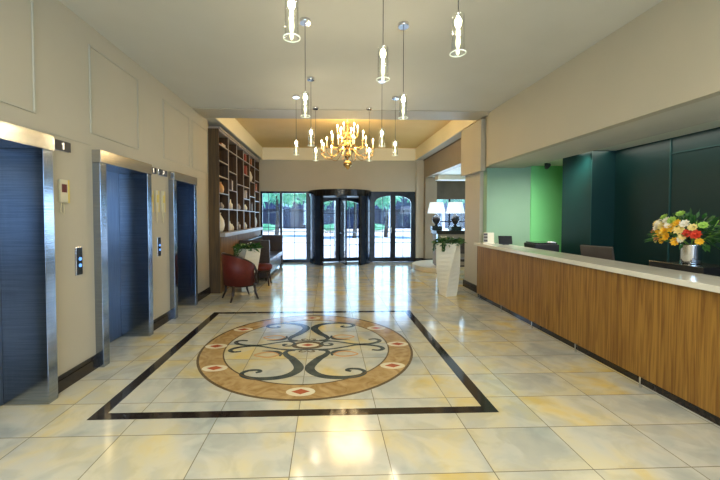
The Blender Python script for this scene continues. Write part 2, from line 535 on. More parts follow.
# ---- entrance window (left), black frames with thin glazing bars
def bars(m, x0, x1, z0, z1, vx, hz, y=YB + .06, t=.016):
    for x in vx: m.box(x - t / 2, x + t / 2, y - .012, y + .012, z0, z1)
    for z in hz: m.box(x0, x1, y - .0119, y + .0119, z - t / 2, z + t / 2)
y0, y1 = YB + .03, YB + .1
m = MB()
m.box(-2.18, -.62, y0, y1, 2.26, 2.32).box(-2.18, -.62, y0, y1, 0, .10).box(-2.18, -2.12, y0, y1, .1, 2.26).box(-.70, -.62, y0, y1, .1, 2.26).box(-1.55, -1.48, y0, y1, .1, 2.26)
win = struct('window_1', m, 'frame')
m = MB()
bars(m, -2.12, -1.55, .1, 2.26, (-1.93,), (1.68, 1.15, .64))
bars(m, -1.48, -.70, .1, 2.26, (-1.08,), (1.68, 1.15, .64))
struct('glazing_bars', m, 'frame', win)
struct('window_pane', MB().box(-2.12, -.70, YB + .062, YB + .066, .1, 2.26), 'glass', win)


def arched_leaf(mbf, x0, x1, z0, z1, y0, y1, stile, arch_hi, arch_lo, rise_to, bottom=.14, mx=None):
    """door leaf frame with the glass top curving up from one side to the other; rise_to = +1 highest at x1"""
    mbf.box(x0, x0 + stile, y0, y1, z0, z1, mx).box(x1 - stile, x1, y0, y1, z0, z1, mx).box(x0 + stile, x1 - stile, y0, y1, z0, z0 + bottom, mx)
    a, b = x0 + stile, x1 - stile
    n = 10
    pts = [(a, z1), (b, z1)]
    arc = []
    for i in range(n + 1):
        t = i / n
        u = t if rise_to > 0 else 1 - t
        z = arch_lo + (arch_hi - arch_lo) * math.sqrt(max(0, 1 - (1 - u) ** 2))
        arc.append((a + (b - a) * t, z))
    for (xa, za), (xb, zb) in zip(arc, arc[1:]):
        vs = []
        q = [(xa, y0, za), (xb, y0, zb), (xb, y0, z1), (xa, y0, z1)]
        f = [mbf.bm.verts.new(p) for p in q]; g = [mbf.bm.verts.new((p[0], y1, p[2])) for p in q]
        mbf.bm.faces.new(f); mbf.bm.faces.new(g[::-1]); mbf.bm.faces.new([f[0], g[0], g[1], f[1]])
        mbf._x(f + g, mx)
    return mbf


# ---- double doors right of the drum
m = MB().box(1.40, 1.47, y0, y1 + .02, 0, 2.32).box(2.84, 2.90, y0, y1 + .02, 0, 2.32).box(1.47, 2.84, y0, y1 + .02, 2.24, 2.32)
door = struct('door_1', m, 'frame')
for (a, b, r) in [(1.47, 2.155, 1), (2.155, 2.84, -1)]:
    lf = struct('door_leaf', arched_leaf(MB(), a, b, .01, 2.24, y0, y1, .085, 2.18, 1.96, r), 'frame', door)
    mm = MB(); bars(mm, a + .085, b - .085, .15, 2.15, ((a + b) / 2,), (1.68, 1.15, .64))
    struct('glazing_bars', mm, 'frame', lf)
    struct('door_glass', MB().box(a + .085, b - .085, YB + .062, YB + .066, .15, 2.2), 'glass', lf)
struct('door_handle', MB().tube([(2.09, y0 - .04, .95), (2.09, y0 - .04, 1.15)], .01), 'chrome', door)

# black stone threshold
struct('baseboard_entrance', MB().box(2.86, 3.16, YB - .085, YB - .06, 0, .14), 'blackstone')
struct('baseboard_column', MB().box(3.1, 3.15, 10.8, YB - .06, 0, .14).box(3.15, 3.54, 10.82, 10.85, 0, .14), 'blackstone')

# ------------------------------------------------------------------ outside
struct('ground', MB().box(-60, 60, YB + .12, 120, -.12, -.04), 'pave')
struct('trim_%d' % k, MB().box(-40, 40, 33, 33.5, -.04, .12), 'soffit'); k += 1


def tree(x, y, h, r, matl, label, zc):
    t = thing('tree', label, 'tree', (x, y, -.04), 0, None)
    obj('trunk', MB().tube([(0, 0, 0), (.1, 0, h * .3), (0, .1, h * .7)], [.16, .12, .06], 8), 'bark', t)
    c = MB()
    blobs = [(random.uniform(-.55, .55) * r, random.uniform(-.4, .4) * r, zc + random.uniform(-.5, .9) * r * .7, random.uniform(.35, .55) * r) for _ in range(16)]
    for bx, by, bz, br in blobs:
        c.sphere((bx, by, bz), br * .8, sub=2, jitter=.12)
        for _ in range(90):
            d = Vector((random.gauss(0, 1), random.gauss(0, 1), random.gauss(0, 1))).normalized()
            c.leaf(Vector((bx, by, bz)) + d * br * random.uniform(.75, 1), d + Vector((0, 0, -.3)), .3, .16)
    obj('foliage', c, matl, t, fixn=False)


TREES = [(-9.5, 24, 'treeleaf', 'leafy street tree seen through the far left entrance pane beside the bookcase'),
         (-6.6, 27, 'treeleaf2', 'brighter street tree seen between the two left entrance window frames'),
         (-3.6, 24, 'treeleaf2', 'tall street tree seen in the left window just beside the revolving door'),
         (-.9, 26, 'treeleaf', 'street tree seen through the left arched wing of the revolving door'),
         (1.9, 24, 'treeleaf', 'street tree seen through the right arched wing of the revolving door'),
         (4.3, 25, 'treeleaf2', 'bright green street tree seen through the left leaf of the double doors'),
         (7.1, 24, 'treeleaf2', 'street tree seen through the right leaf of the double doors'),
         (9.9, 25, 'treeleaf', 'street tree outside the lounge window behind the white lamps')]
for x, y, mm, lb in TREES:
    tree(x, y, 5.0, 1.75, mm, lb, 3.6)
b = thing('colonnade_building', 'long dark blue street building with white columns across the road', 'building', (0, 44, -.04))
obj('wall', MB().box(-30, 30, 0, 6, 0, 7), 'darkblue', b)
for i in range(12):
    obj('shop_window', MB().box(-22 + i * 3.6, -19.4 + i * 3.6, -.08, 0, .2, 2.3), 'darkblue', b)
for i in range(14):
    obj('column', MB().box(-22.9 + i * 3.4, -22.6 + i * 3.4, -1.6, -1.1, 0, 2.5), 'colwhite', b)
obj('roof', MB().box(-30, 30, -1.8, 6.2, 2.5, 2.9), 'darkblue', b)
for x, lb in [(-6.6, 'low clipped bush on the pavement seen through the left window'), (.6, 'low clipped bush on the pavement seen behind the revolving door'), (5.2, 'low clipped bush on the pavement seen through the double doors')]:
    c = MB().sphere((0, 0, .35), .6, (2.2, .7, .6), 2, jitter=.1)
    for _ in range(200):
        d = Vector((random.gauss(0, 1), random.gauss(0, 1), abs(random.gauss(0, 1)))).normalized()
        c.leaf((d.x * 1.2, d.y * .4, .35 + d.z * .33), d, .16, .08)
    o = obj('bush', c, 'treeleaf', fixn=False); o.location = (x, 37, -.04)
    tag(o, lb, 'bush')

# ================================================================== FLOOR MOSAIC
CX, CY = -.232, 3.93
fb = thing('floor_border', 'polished black stone square outline inlaid around the round floor medallion', 'floor inlay', (CX, CY, 0))
o_, i_ = (1.545, 1.41), (1.445, 1.325)
for a, c in [((-1, -1), (1, -1)), ((1, -1), (1, 1)), ((1, 1), (-1, 1)), ((-1, 1), (-1, -1))]:
    pts = [(a[0] * o_[0], a[1] * o_[1]), (c[0] * o_[0], c[1] * o_[1]), (c[0] * i_[0], c[1] * i_[1]), (a[0] * i_[0], a[1] * i_[1])]
    obj('border_strip', MB().prism(pts, -.004, .0012), 'blackstone', fb)
fm = thing('floor_medallion', 'round tan marble floor medallion with dark scrolls inside the black square', 'floor inlay', (CX, CY, 0))


def annulus(r0, r1, z1, n=96):
    m = MB()
    A = [[m.bm.verts.new((r * math.cos(2 * PI * i / n), r * math.sin(2 * PI * i / n), z)) for i in range(n)] for r, z in ((r0, -.003), (r0, z1), (r1, z1), (r1, -.003))]
    for P_, Q_ in zip(A, A[1:]):
        for i in range(n): m.bm.faces.new([P_[i], P_[(i + 1) % n], Q_[(i + 1) % n], Q_[i]])
    return m


obj('medallion_ring', annulus(.935, 1.18, .0012), 'm_tan', fm)
obj('ring_outline', annulus(1.175, 1.2, .0016), 'm_edge', fm)
obj('inner_outline', annulus(.925, .94, .0016), 'm_edge', fm)
for deg in (0, 33, 90, 147, 180, 213, 270, 327):
    a = math.radians(deg); cx, cy = 1.055 * math.cos(a), 1.055 * math.sin(a)
    m1 = [(cx + .125 * math.cos(t) * abs(math.cos(t)) ** .0, cy + .072 * math.sin(t)) for t in [2 * PI * i / 24 for i in range(24)]]
    e = obj('cream_lozenge', MB().prism(m1, -.003, .0022), 'm_cream', fm)
    obj('red_diamond', MB().prism([(cx - .08, cy), (cx, cy - .045), (cx + .08, cy), (cx, cy + .045)], -.003, .0030), 'm_red', e)


def stroke(name, pts, ws, m, z=.0014, sym=((1, 1), (-1, 1), (1, -1), (-1, -1))):
    for sx, sy in sym:
        obj(name, MB().ribbon([(x * sx, y * sy) for x, y in pts], ws, -.003, z), m, fm)


stroke('scroll', [(-.13, -.155), (-.21, -.165), (-.235, -.22), (-.20, -.30), (-.14, -.38), (-.055, -.58), (-.10, -.71), (-.22, -.79), (-.40, -.81), (-.54, -.77), (-.59, -.70), (-.54, -.64), (-.45, -.63), (-.42, -.66), (-.46, -.685)],
       [.02, .04, .055, .07, .085, .10, .085, .07, .06, .05, .045, .04, .035, .04, .03], 'm_dark')
stroke('wing_scroll', [(-.50, -.155), (-.40, -.165), (-.32, -.19), (-.285, -.24), (-.28, -.31)], [.008, .028, .05, .05, .012], 'm_dark')
stroke('side_scroll', [(-.14, .13), (-.28, .12), (-.42, .07), (-.57, .012), (-.72, .02), (-.83, .07), (-.86, .13), (-.81, .175), (-.73, .16)],
       [.024, .032, .03, .034, .040, .048, .050, .04, .03], 'm_dark', sym=((1, 1), (-1, 1), (1, -1), (-1, -1)))
stroke('side_curl', [(-.24, .125), (-.17, .08), (-.16, .02), (-.20, -.02), (-.27, -.015), (-.28, .025), (-.24, .035)],
       [.02, .03, .032, .03, .028, .04, .02], 'm_dark', z=.0018, sym=((1, 1), (-1, 1)))
stroke('petal_outline', [(-.29, -.26), (-.37, -.20), (-.47, -.20), (-.56, -.27), (-.46, -.32), (-.36, -.32), (-.29, -.26)],
       [.016, .026, .026, .018, .026, .026, .016], 'm_orange')
stroke('heart_curl', [(0, -.17), (-.04, -.20), (-.085, -.19), (-.07, -.165), (-.05, -.18)], [.012, .014, .014, .018, .012], 'm_edge')
obj('central_oval', MB().prism([(.19 * math.cos(t), .115 * math.sin(t)) for t in [2 * PI * i / 32 for i in range(32)]], -.003, .0014), 'm_edge', fm)
obj('central_cream', MB().prism([(.13 * math.cos(t), .065 * math.sin(t)) for t in [2 * PI * i / 32 for i in range(32)]], -.003, .0022), 'm_cream', fm)
obj('central_diamond', MB().prism([(-.075, 0), (0, -.04), (.075, 0), (0, .04)], -.003, .0030), 'm_red', fm)
for s in (-1, 1):
    obj('central_bar', MB().prism([(-.24, s * .12), (.24, s * .12), (.26, s * .148), (-.26, s * .148)], -.003, .0020), 'm_dark', fm)

# ================================================================== LIFTS
LAB = ['steel lift doorway at the left edge of the photo, nearest one',
       'steel lift doorway in the middle of the left wall',
       'steel lift doorway farthest along the left wall, nearest the bookcase']
for (a, b), lb in zip(LIFTS, LAB):
    e = thing('lift_doorway', lb, 'lift', (XW, a, 0), 0, 'lift doorways in the left wall')
    w_ = b - a; jw = .095
    for s in (0, w_ - jw):
        obj('door_jamb', MB().box(-.32, .075, s, s + jw, 0, 2.03, bev=.003), 'steel', e)
    obj('header', MB().box(-.32, .085, -.004, w_ + .004, 2.03, 2.155, bev=.003), 'steelhead', e)
    for s in (0, 1):
        h_ = (w_ - 2 * jw) / 2
        d = obj('door_panel', MB().box(-.31, -.275, jw + s * h_ + .002, jw + (s + 1) * h_ - .002, .01, 2.03), 'steeldoor', e)


def indicator(y0, y1, z0, z1, lb, glyph):
    e = thing('floor_indicator', lb, 'display', (XW, y0, z0), 0, 'lift floor indicators')
    w_, h_ = y1 - y0, z1 - z0
    obj('bezel', MB().box(0, .016, 0, w_, 0, h_, bev=.004), 'chrome', e)
    obj('display_glass', MB().box(.012, .024, .006, w_ - .006, .006, h_ - .006), 'blackmat', e)
    g = MB(); cy, cz = w_ / 2, h_ / 2
    if glyph == '1':
        g.box(.024, .0255, cy - .007, cy + .007, cz - .028, cz + .028)
        g.box(.024, .0255, cy - .018, cy - .006, cz + .012, cz + .02)
    else:
        g.box(.024, .0255, cy - .02, cy + .02, cz + .02, cz + .028).box(.024, .0255, cy + .012, cy + .02, cz - .0, cz + .02).box(.024, .0255, cy - .02, cy + .02, cz - .006, cz + .002)
        g.box(.024, .0255, cy - .02, cy - .012, cz - .028, cz - .006)
    obj('numeral', g, 'offwhite', e)


indicator(2.93, 3.11, 2.06, 2.155, 'small dark floor indicator panel beside the nearest lift header', '1')
indicator(4.46, 4.62, 2.06, 2.15, 'left one of the two small floor indicators between the farther lifts', '1')
indicator(4.69, 4.93, 2.06, 2.15, 'right wider one of two floor indicators, next to the farthest lift', '2')


def call_panel(y, lb):
    e = thing('call_panel', lb, 'lift button panel', (XW, y, .96), 0, 'lift call panels')
    obj('plate', MB().box(0, .012, 0, .085, 0, .26, bev=.003), 'chrome', e)
    obj('face', MB().box(.012, .015, .018, .082, .006, .254), 'black', e)
    for z in (.09, .15):
        obj('button', MB().lathe([(.016, 0), (.016, .006), (.012, .008)], n=12, mx=Matrix.Translation((.015, .05, z)) @ Matrix.Rotation(PI / 2, 4, 'Y')), 'bluelight', e)


call_panel(3.15, 'narrow black call button plate right of the nearest lift')
call_panel(4.64, 'narrow black call button plate between the two farther lifts')


def wall_tag(y, z, w_, h_, lb, big=False):
    e = thing('hanging_tag', lb, 'wall tag', (XW, y, z), 0, 'ivory tags hung on the lift wall')
    obj('holder', MB().box(0, .02, 0, w_, 0, h_, bev=.004), 'ivory', e)
    obj('yellow_edge', MB().box(.0, .022, w_, w_ + .012, 0, h_), 'yellow', e)
    obj('card', MB().box(.02, .0225, w_ * .2, w_ * .8, h_ * .45, h_ * .8), 'red' if big else 'yellow', e)
    obj('cord', MB().tube([(.012, w_ * .2, 0), (.012, w_ * .15, -h_ * .4), (.012, w_ * .5, -h_ * .5), (.012, w_ * .55, -h_ * .4), (.012, w_ * .5, 0)], .004, 6), 'ivory', e)


wall_tag(2.98, 1.62, .09, .20, 'ivory tag with yellow edge hung right of the nearest lift', True)
wall_tag(4.47, 1.56, .05, .28, 'leftmost of three slim ivory tags between the farther lifts')
wall_tag(4.61, 1.56, .06, .29, 'middle of three slim ivory tags between the farther lifts')
wall_tag(4.78, 1.56, .06, .29, 'rightmost of three slim ivory tags between the farther lifts')

# ================================================================== BOOKCASE
bc = thing('bookcase', 'tall dark walnut bookcase built against the left wall by the entrance', 'bookcase', (0, 0, 0))
ys = [6.65, 7.32, 7.98, 8.62, 9.27, 9.93, 10.55]
XF = -2.10
obj('side_panel', MB().box(-2.47, XF, 6.655, 6.69, 0, 3.2), wood('walnut_side', (.05, .026, .006), (.10, .055, .013), 14, rough=.6, coat=0), bc)
obj('side_panel', MB().box(-2.47, XF, ys[-1] - .03, ys[-1], 0, 3.2), 'casewood', bc)
obj('back_panel', MB().box(-2.49, -2.47, 6.655, ys[-1], 0, 3.2), 'casewood', bc)
obj('top_panel', MB().box(-2.47, XF, 6.69, ys[-1] - .03, 3.165, 3.2), 'edge', bc)
obj('cornice', MB().box(-2.3, XF + .02, 6.67, ys[-1], 3.2, 3.24), 'edge', bc)
for y in ys[1:-1]:
    d = obj('divider', MB().box(-2.46, XF - .012, y - .014, y + .014, 1.18, 3.165), 'casewood', bc)
    obj('edge_strip', MB().box(XF - .012, XF, y - .018, y + .018, 1.18, 3.165), 'edge', d)
SH = [[2.92, 2.60, 2.30, 1.97, 1.66], [2.92, 2.48, 2.08, 1.66], [2.92, 2.27, 1.66], [2.92, 2.58, 2.27, 1.96, 1.655], [2.92, 2.47, 2.06, 1.65], [2.92, 2.56, 2.25, 1.96, 1.64]]
for c, lst in enumerate(SH):
    for z in lst:
        d = obj('shelf', MB().box(-2.46, XF - .012, ys[c] + .016, ys[c + 1] - .016, z - .016, z), 'casewood', bc)
        obj('edge_strip', MB().box(XF - .012, XF, ys[c] + .02, ys[c + 1] - .02, z - .022, z), 'edge', d)
obj('ledge', MB().box(-2.46, XF + .10, 6.69, ys[-1], 1.10, 1.18), 'edge', bc)
obj('base_cabinet', MB().box(-2.46, XF + .02, 6.69, ys[-1], 0, 1.10), 'casewood2', bc)


def ypos(c, f): return ys[c] + .05 + f * (ys[c + 1] - ys[c] - .1)


COLN = ['nearest', 'second', 'third', 'fourth', 'fifth', 'farthest']


def vase(c, f, z, r, h, m, lb, prof=None):
    p = prof or [(.6, 0), (.85, .12), (1, .35), (.9, .6), (.5, .82), (.35, .9), (.45, 1)]
    o = obj('vase', MB().lathe([(r * a, h * b_) for a, b_ in p], n=16), m)
    o.location = (XF - r - .02, ypos(c, min(f + .28, .72)), z + .001)
    tag(o, lb, 'vase')


vase(0, .35, 1.18, .125, .40, 'planter', 'large cream vase in the bottom compartment nearest the lifts')
vase(1, .12, 1.18, .06, .22, 'offcream' if 'offcream' in M else 'cream', 'small pale jar on the bottom shelf of the second bookcase column')
vase(1, .42, 1.18, .05, .15, 'cream', 'short pale pot beside the pale jar in the second bookcase column')
vase(2, .3, 1.18, .055, .19, 'edge', 'grey bottle on the bottom shelf of the third bookcase column', [(1, 0), (1, .6), (.35, .75), (.35, 1)])
vase(3, .35, 1.18, .05, .16, 'cream', 'pale cup vase on the bottom shelf of the fourth bookcase column')
vase(5, .3, 1.18, .09, .38, 'planter', 'tall cream vase in the bottom compartment next to the window')
vase(0, .3, 1.66, .06, .13, 'edge', 'small grey bowl one shelf above the large cream vase')
vase(1, .25, 1.66, .05, .22, 'cream', 'slim pale bottle one shelf above the bottom in the second column', [(1, 0), (1, .5), (.35, .7), (.3, 1)])
vase(2, .35, 1.66, .06, .15, 'edge', 'small grey jar above the bottom shelf in the third bookcase column')
vase(3, .4, 1.655, .055, .16, 'cream', 'little pale jar above the bottom shelf in the fourth bookcase column')
vase(4, .4, 2.47, .075, .30, 'planter', 'bright cream vase high up in the fifth bookcase column', [(.5, 0), (.9, .3), (1, .5), (.6, .8), (.3, 1)])
vase(0, .35, 1.97, .09, .24, 'm_orange', 'terracotta vase in the middle of the nearest bookcase column')
M['book_r'] = mat('red_book_cloth', (.32, .05, .03), .6)
M['book_o'] = mat('rust_book_cloth', (.40, .14, .05), .6)
M['book_w'] = mat('pale_book_cloth', (.55, .48, .38), .6)
M['book_b'] = mat('brown_book_cloth', (.12, .07, .05), .6)


def books(c, f, z, ms, hs, words, place):
    y = ypos(c, f + .3)
    for i, (m, h) in enumerate(zip(ms, hs)):
        t = .03 + .008 * (i % 3)
        b_ = thing('book', '%s book, %s in %s' % (words[i], ['first', 'second', 'third', 'fourth', 'fifth', 'sixth'][i] + ' from the lifts', place), 'book', (XF - .17, y, z + .001), 0, 'books ' + place)
        obj('cover', MB().box(0, .15, 0, t, 0, h, bev=.002), m, b_)
        obj('pages', MB().box(.004, .1505, .005, t - .005, h - .004, h + .0005), 'book_w', b_)
        y += t + .002


books(3, .15, 2.58, ['book_r', 'book_o', 'book_r', 'book_o'], [.24, .22, .25, .20], ['red', 'rust', 'tall red', 'short rust'], 'the upper part of the fourth bookcase column')
books(3, .1, 2.92, ['book_r', 'book_r', 'book_o'], [.18, .2, .17], ['dark red', 'tallest red', 'rust'], 'the top compartment of the fourth bookcase column')
books(4, .1, 2.92, ['book_o', 'book_o', 'book_b'], [.17, .19, .18], ['rust', 'taller rust', 'brown'], 'the top compartment of the fifth bookcase column')
books(5, .1, 2.25, ['book_o', 'book_b', 'book_r'], [.22, .2, .23], ['rust', 'brown', 'red'], 'the farthest bookcase column below its second shelf')
books(3, .15, 1.96, ['book_w', 'book_b', 'book_w'], [.22, .23, .2], ['pale', 'brown', 'short pale'], 'the middle of the fourth bookcase column')
books(1, .1, 2.08, ['book_b', 'book_w', 'book_w'], [.24, .2, .22], ['brown', 'short pale', 'pale'], 'the middle of the second bookcase column')
books(4, .15, 1.65, ['book_b', 'book_w', 'book_b'], [.22, .2, .24], ['brown', 'pale', 'tall brown'], 'the lower part of the fifth bookcase column')
# flat stacks in the nearest column
for i, (z, m, lb) in enumerate([(2.921, 'book_w', 'pale book lying flat at the top of the nearest bookcase column'), (2.952, 'book_o', 'rust book lying on the pale one at the top of the nearest column')]):
    b_ = thing('book', lb, 'book', (XF - .20, 6.92, z), 0, 'flat books at the top of the nearest column')
    obj('cover', MB().box(0, .18, 0, .26, 0, .029, bev=.002), m, b_)
    obj('pages', MB().box(.005, .181, .004, .256, .005, .024), 'book_w', b_)

# ================================================================== BANQUETTE, CHAIRS, LEFT PLANTER
sf = thing('banquette', 'dark brown high sided banquette along the bookcase by the entrance', 'sofa', (-2.05, 7.9, 0))
for y in (0, 2.3):
    obj('end_panel', MB().box(0, .70, y, y + .09, .07, .95, bev=.012), 'brownleather', sf)
obj('backrest', MB().box(.0, .12, .09, 2.3, .4, .93, bev=.02), 'brownleather', sf)
obj('seat_base', MB().box(.02, .66, .09, 2.3, .10, .34), 'seat', sf)
for i in range(2):
    obj('seat_cushion', MB().box(.12, .69, .095 + i * 1.105, .09 + (i + 1) * 1.105 - .005, .34, .47, bev=.02), 'seat', sf)
for x in (.06, .62):
    for y in (.04, 2.34):
        obj('leg', MB().lathe([(.018, 0), (.025, .075)], (x, y, 0), 10), 'darkwood', sf)


def tub_chair(name, lb, loc, rz):
    t = thing(name, lb, 'armchair', loc, rz)
    # open side faces +x; curved shell wraps round -x
    n = 20; r = .31
    shell = MB(); cols = []
    rim = []
    for i in range(n + 1):
        a = math.radians(62) + math.radians(236) * i / n
        s_ = abs(i - n / 2) / (n / 2)
        top = .83 - .20 * s_ ** 2.2
        col_ = []
        for (dr, z) in [(-.05, .30), (.0, top - .02), (.045, top), (.05, top - .03), (-.0, .30)]:
            pass
        rin, rout = r - .035, r + .02
        q = [(rin * .86, .30), (rin, top), (rout, top), (rout * .88, .28)]
        col_ = [shell.bm.verts.new((rr * math.cos(a), rr * 1.02 * math.sin(a), z)) for rr, z in q]
        cols.append(col_)
        rim.append((((rin + rout) / 2) * math.cos(a), ((rin + rout) / 2) * 1.02 * math.sin(a), top + .008))
    for A, B in zip(cols, cols[1:]):
        for j in range(4):
            f = shell.bm.faces.new([A[j], A[(j + 1) % 4], B[(j + 1) % 4], B[j]]); f.smooth = True
    shell.bm.faces.new(cols[0]); shell.bm.faces.new(cols[-1][::-1])
    obj('backrest', shell, 'red', t)
    obj('top_rail', MB().tube(rim, [.022] * len(rim), 8), 'darkwood', t)
    for e_, s in ((rim[0], 1), (rim[-1], -1)):
        obj('arm_front', MB().tube([e_, (e_[0] + .06, e_[1], e_[2] - .12), (e_[0] + .04, e_[1] * .95, .42), (e_[0] + .07, e_[1] * .9, .30)], [.024, .026, .024, .028], 8), 'darkwood', t)
    sc_ = [((.27 if abs(math.degrees(a)) < 60 or abs(math.degrees(a)) > 300 else .262) * math.cos(a) + .03, .268 * math.sin(a)) for a in [2 * PI * i / 28 for i in range(28)]]
    obj('seat', MB().prism(sc_, .30, .44, smooth=True), 'red', t)
    obj('seat_rail', MB().prism([(x * .98, y * .98) for x, y in sc_], .25, .30, smooth=True), 'darkwood', t)
    for sx, sy in ((1, 1), (1, -1), (-1, 1), (-1, -1)):
        x, y = sx * .19, sy * .19
        obj('leg', MB().tube([(x, y, .27), (x * 1.1, y * 1.05, .12), (x * 1.35, y * 1.15, 0)], [.026, .021, .014], 8), 'darkwood', t)
    return t


tub_chair('tub_chair', 'red tub chair with dark legs, its rounded back towards the lifts', (-1.60, 6.24, 0), math.radians(35))
st = thing('stool', 'low red stool with dark legs between the tub chair and the banquette', 'stool', (-1.42, 7.5, 0))
obj('seat', MB().lathe([(.17, .33), (.20, .36), (.20, .42), (.17, .455), (.05, .465)], n=28), 'red', st)
obj('seat_rail', MB().lathe([(.17, .29), (.175, .33)], n=24), 'darkwood', st)
for sx, sy in ((1, 1), (1, -1), (-1, 1), (-1, -1)):
    obj('leg', MB().tube([(sx * .11, sy * .11, .30), (sx * .15, sy * .15, 0)], [.022, .014]), 'darkwood', st)


def planter(name, lb, loc, rz, h, wt, wb, seed):
    random.seed(seed)
    t = thing(name, lb, 'planter', loc, rz, 'tall cream twisted planters')
    m = MB(); R = []
    for i in range(13):
        u = i / 12
        s = wb + (wt - wb) * (u ** .8)
        if i == 12: pass
        tw = math.radians(50) * u
        R.append([m.bm.verts.new((s / 2 * 1.25 * math.cos(tw + PI / 4 + PI / 2 * j), s / 2 * 1.25 * math.sin(tw + PI / 4 + PI / 2 * j), h * u)) for j in range(4)])
    inn = [m.bm.verts.new((v.co.x * .9, v.co.y * .9, h)) for v in R[-1]]
    inl = [m.bm.verts.new((v.co.x * .85, v.co.y * .85, h - .05)) for v in R[-1]]
    R += [inn, inl]
    for A, B in zip(R, R[1:]):
        for j in range(4): m.bm.faces.new([A[j], A[(j + 1) % 4], B[(j + 1) % 4], B[j]])
    m.bm.faces.new(R[0][::-1]); m.bm.faces.new(inl)
    obj('pot', m, 'planter', t)
    f = MB()
    for _ in range(260):
        a = random.uniform(0, 2 * PI); rr = wt * .5 * math.sqrt(random.random())
        p = (rr * math.cos(a), rr * math.sin(a), h - .03 + random.uniform(0, .09))
        f.leaf(p, (math.cos(a) * .9, math.sin(a) * .9, random.uniform(-.2, 1.1)), random.uniform(.07, .15), .04, .5)
    for _ in range(6):
        a = random.uniform(2.2, 4.2); x, y = wt * .58 * math.cos(a), wt * .58 * math.sin(a)
        for j in range(10):
            f.leaf((x + random.uniform(-.02, .02), y + random.uniform(-.02, .02), h + .03 - j * .016), (math.cos(a + random.uniform(-1, 1)), math.sin(a + random.uniform(-1, 1)), -.6), .06, .03)
    obj('foliage', f, 'leaf', t, fixn=False)
    fl = MB()
    for _ in range(5):
        a = random.uniform(0, 2 * PI); rr = wt * .3
        fl.sphere((rr * math.cos(a), rr * math.sin(a), h + random.uniform(.06, .12)), .02, (1, 1, .6), 1)
    obj('blossom', fl, 'ivory', t)
    return t


planter('planter', 'tall cream twisted planter of dark leaves standing right of the hall, before the lamps', (2.30, 6.38, 0), .2, 1.0, .42, .25, 3)
planter('planter', 'tall cream planter with trailing plant behind the red tub chair', (-1.62, 6.92, 0), .1, .86, .42, .24, 5)

# ================================================================== REVOLVING DOOR
rd = thing('revolving_door', 'black framed glass revolving door in the middle of the entrance', 'revolving door', (.41, YB + .10, 0))
R0 = 1.0


def arc_wall(a0, a1, r0, r1, z0, z1, n=16):
    m = MB(); A = []
    for i in range(n + 1):
        a = math.radians(a0 + (a1 - a0) * i / n)
        A.append([m.bm.verts.new((r * math.cos(a), r * math.sin(a), z)) for r, z in ((r0, z0), (r1, z0), (r1, z1), (r0, z1))])
    for P_, Q_ in zip(A, A[1:]):
        for j in range(4):
            f = m.bm.faces.new([P_[j], P_[(j + 1) % 4], Q_[(j + 1) % 4], Q_[j]])
    m.bm.faces.new(A[0]); m.bm.faces.new(A[-1][::-1])
    return m


obj('canopy_underside', MB().lathe([(R0 - .04, 2.125), (R0 - .04, 2.138)], n=64), 'blackmat', rd)
obj('canopy', MB().lathe([(R0 + .03, 2.14), (R0 + .03, 2.33), (R0 - .02, 2.335)], n=64, smooth=False), 'black', rd)
M['drumpanel'] = noisy('navy_drum_panel', (.008, .016, .035), (.012, .024, .05), 3, .18)
for a0, a1 in ((-53, 40), (140, 233)):
    obj('drum_wall', arc_wall(a0, a1, R0 - .03, R0, 0, 2.14, 24), 'drumpanel', rd)
    for a in (a0, a1):
        q = math.radians(a)
        obj('post', MB().box(R0 - .055, R0 + .015, -.035, .035, 0, 2.14, Matrix.Rotation(q, 4, 'Z')), 'frame', rd)
obj('centre_post', MB().lathe([(.05, 0), (.05, 2.14)], n=16), 'frame', rd)
for i, a in enumerate((10, 100, 190, 280)):
    mx = Matrix.Rotation(math.radians(a), 4, 'Z')
    lf = obj('door_wing', arched_leaf(MB(), .05, R0 - .10, .02, 2.12, -.022, .022, .10, 2.02, 1.74, -1, .12, mx), 'frame', rd)
    g = MB()
    for x in (.33, .55): g.box(x - .009, x + .009, -.012, .012, .13, 1.99, mx)
    for z in (1.60, 1.10, .84, .56): g.box(.16, R0 - .19, -.0118, .0118, z - .009, z + .009, mx)
    obj('glazing_bars', g, 'frame', lf)
    obj('wing_glass', MB().box(.16, R0 - .19, -.003, .003, .13, 1.99, mx), 'glass', lf)
    obj('push_bar', MB().tube([mx @ Vector((.2, -.06, .97)), mx @ Vector((.5, -.06, .97))], .014, 8), 'chrome', lf)
# black jambs closing the drum to the wall
obj('side_jamb', MB().box(-1.03, -.96, -.09, .02, 0, 2.14), 'frame', rd)
obj('side_jamb', MB().box(.945, .985, -.09, .02, 0, 2.14), 'frame', rd)

# ================================================================== RECEPTION COUNTER
rc = thing('reception_counter', 'long wood fronted reception counter with white stone top along the right', 'counter', (0, 0, 0))
Y0, Y1 = -2.0, 6.22
m = MB()
pw = 1.03
yy = Y1
while yy > Y0:
    m.box(2.785, 2.83, max(yy - pw + .002, Y0), yy - .002, .07, .955)
    yy -= pw
obj('front_panel', m, 'counterwood', rc)
obj('carcass', MB().box(2.83, 3.19, Y0, Y1, .06, .955), 'blackmat', rc)
obj('plinth', MB().box(2.805, 3.15, Y0, Y1, 0, .06), 'blackstone', rc)
obj('countertop', MB().box(2.745, 3.20, Y0, Y1 + .05, .962, 1.01, bev=.004), 'white', rc)
obj('work_ledge', MB().box(3.20, 3.72, Y0, Y1 + .05, .90, .93).box(3.66, 3.70, Y0, Y1, 0, .90), 'blackmat', rc)
for y in (2.84, 3.62, 4.42, 5.22, 6.0, 2.0):
    obj('foot', MB().box(2.735, 2.75, y, y + .016, 0, .085).box(2.735, 2.80, y, y + .016, .085, .095), 'chrome', rc)

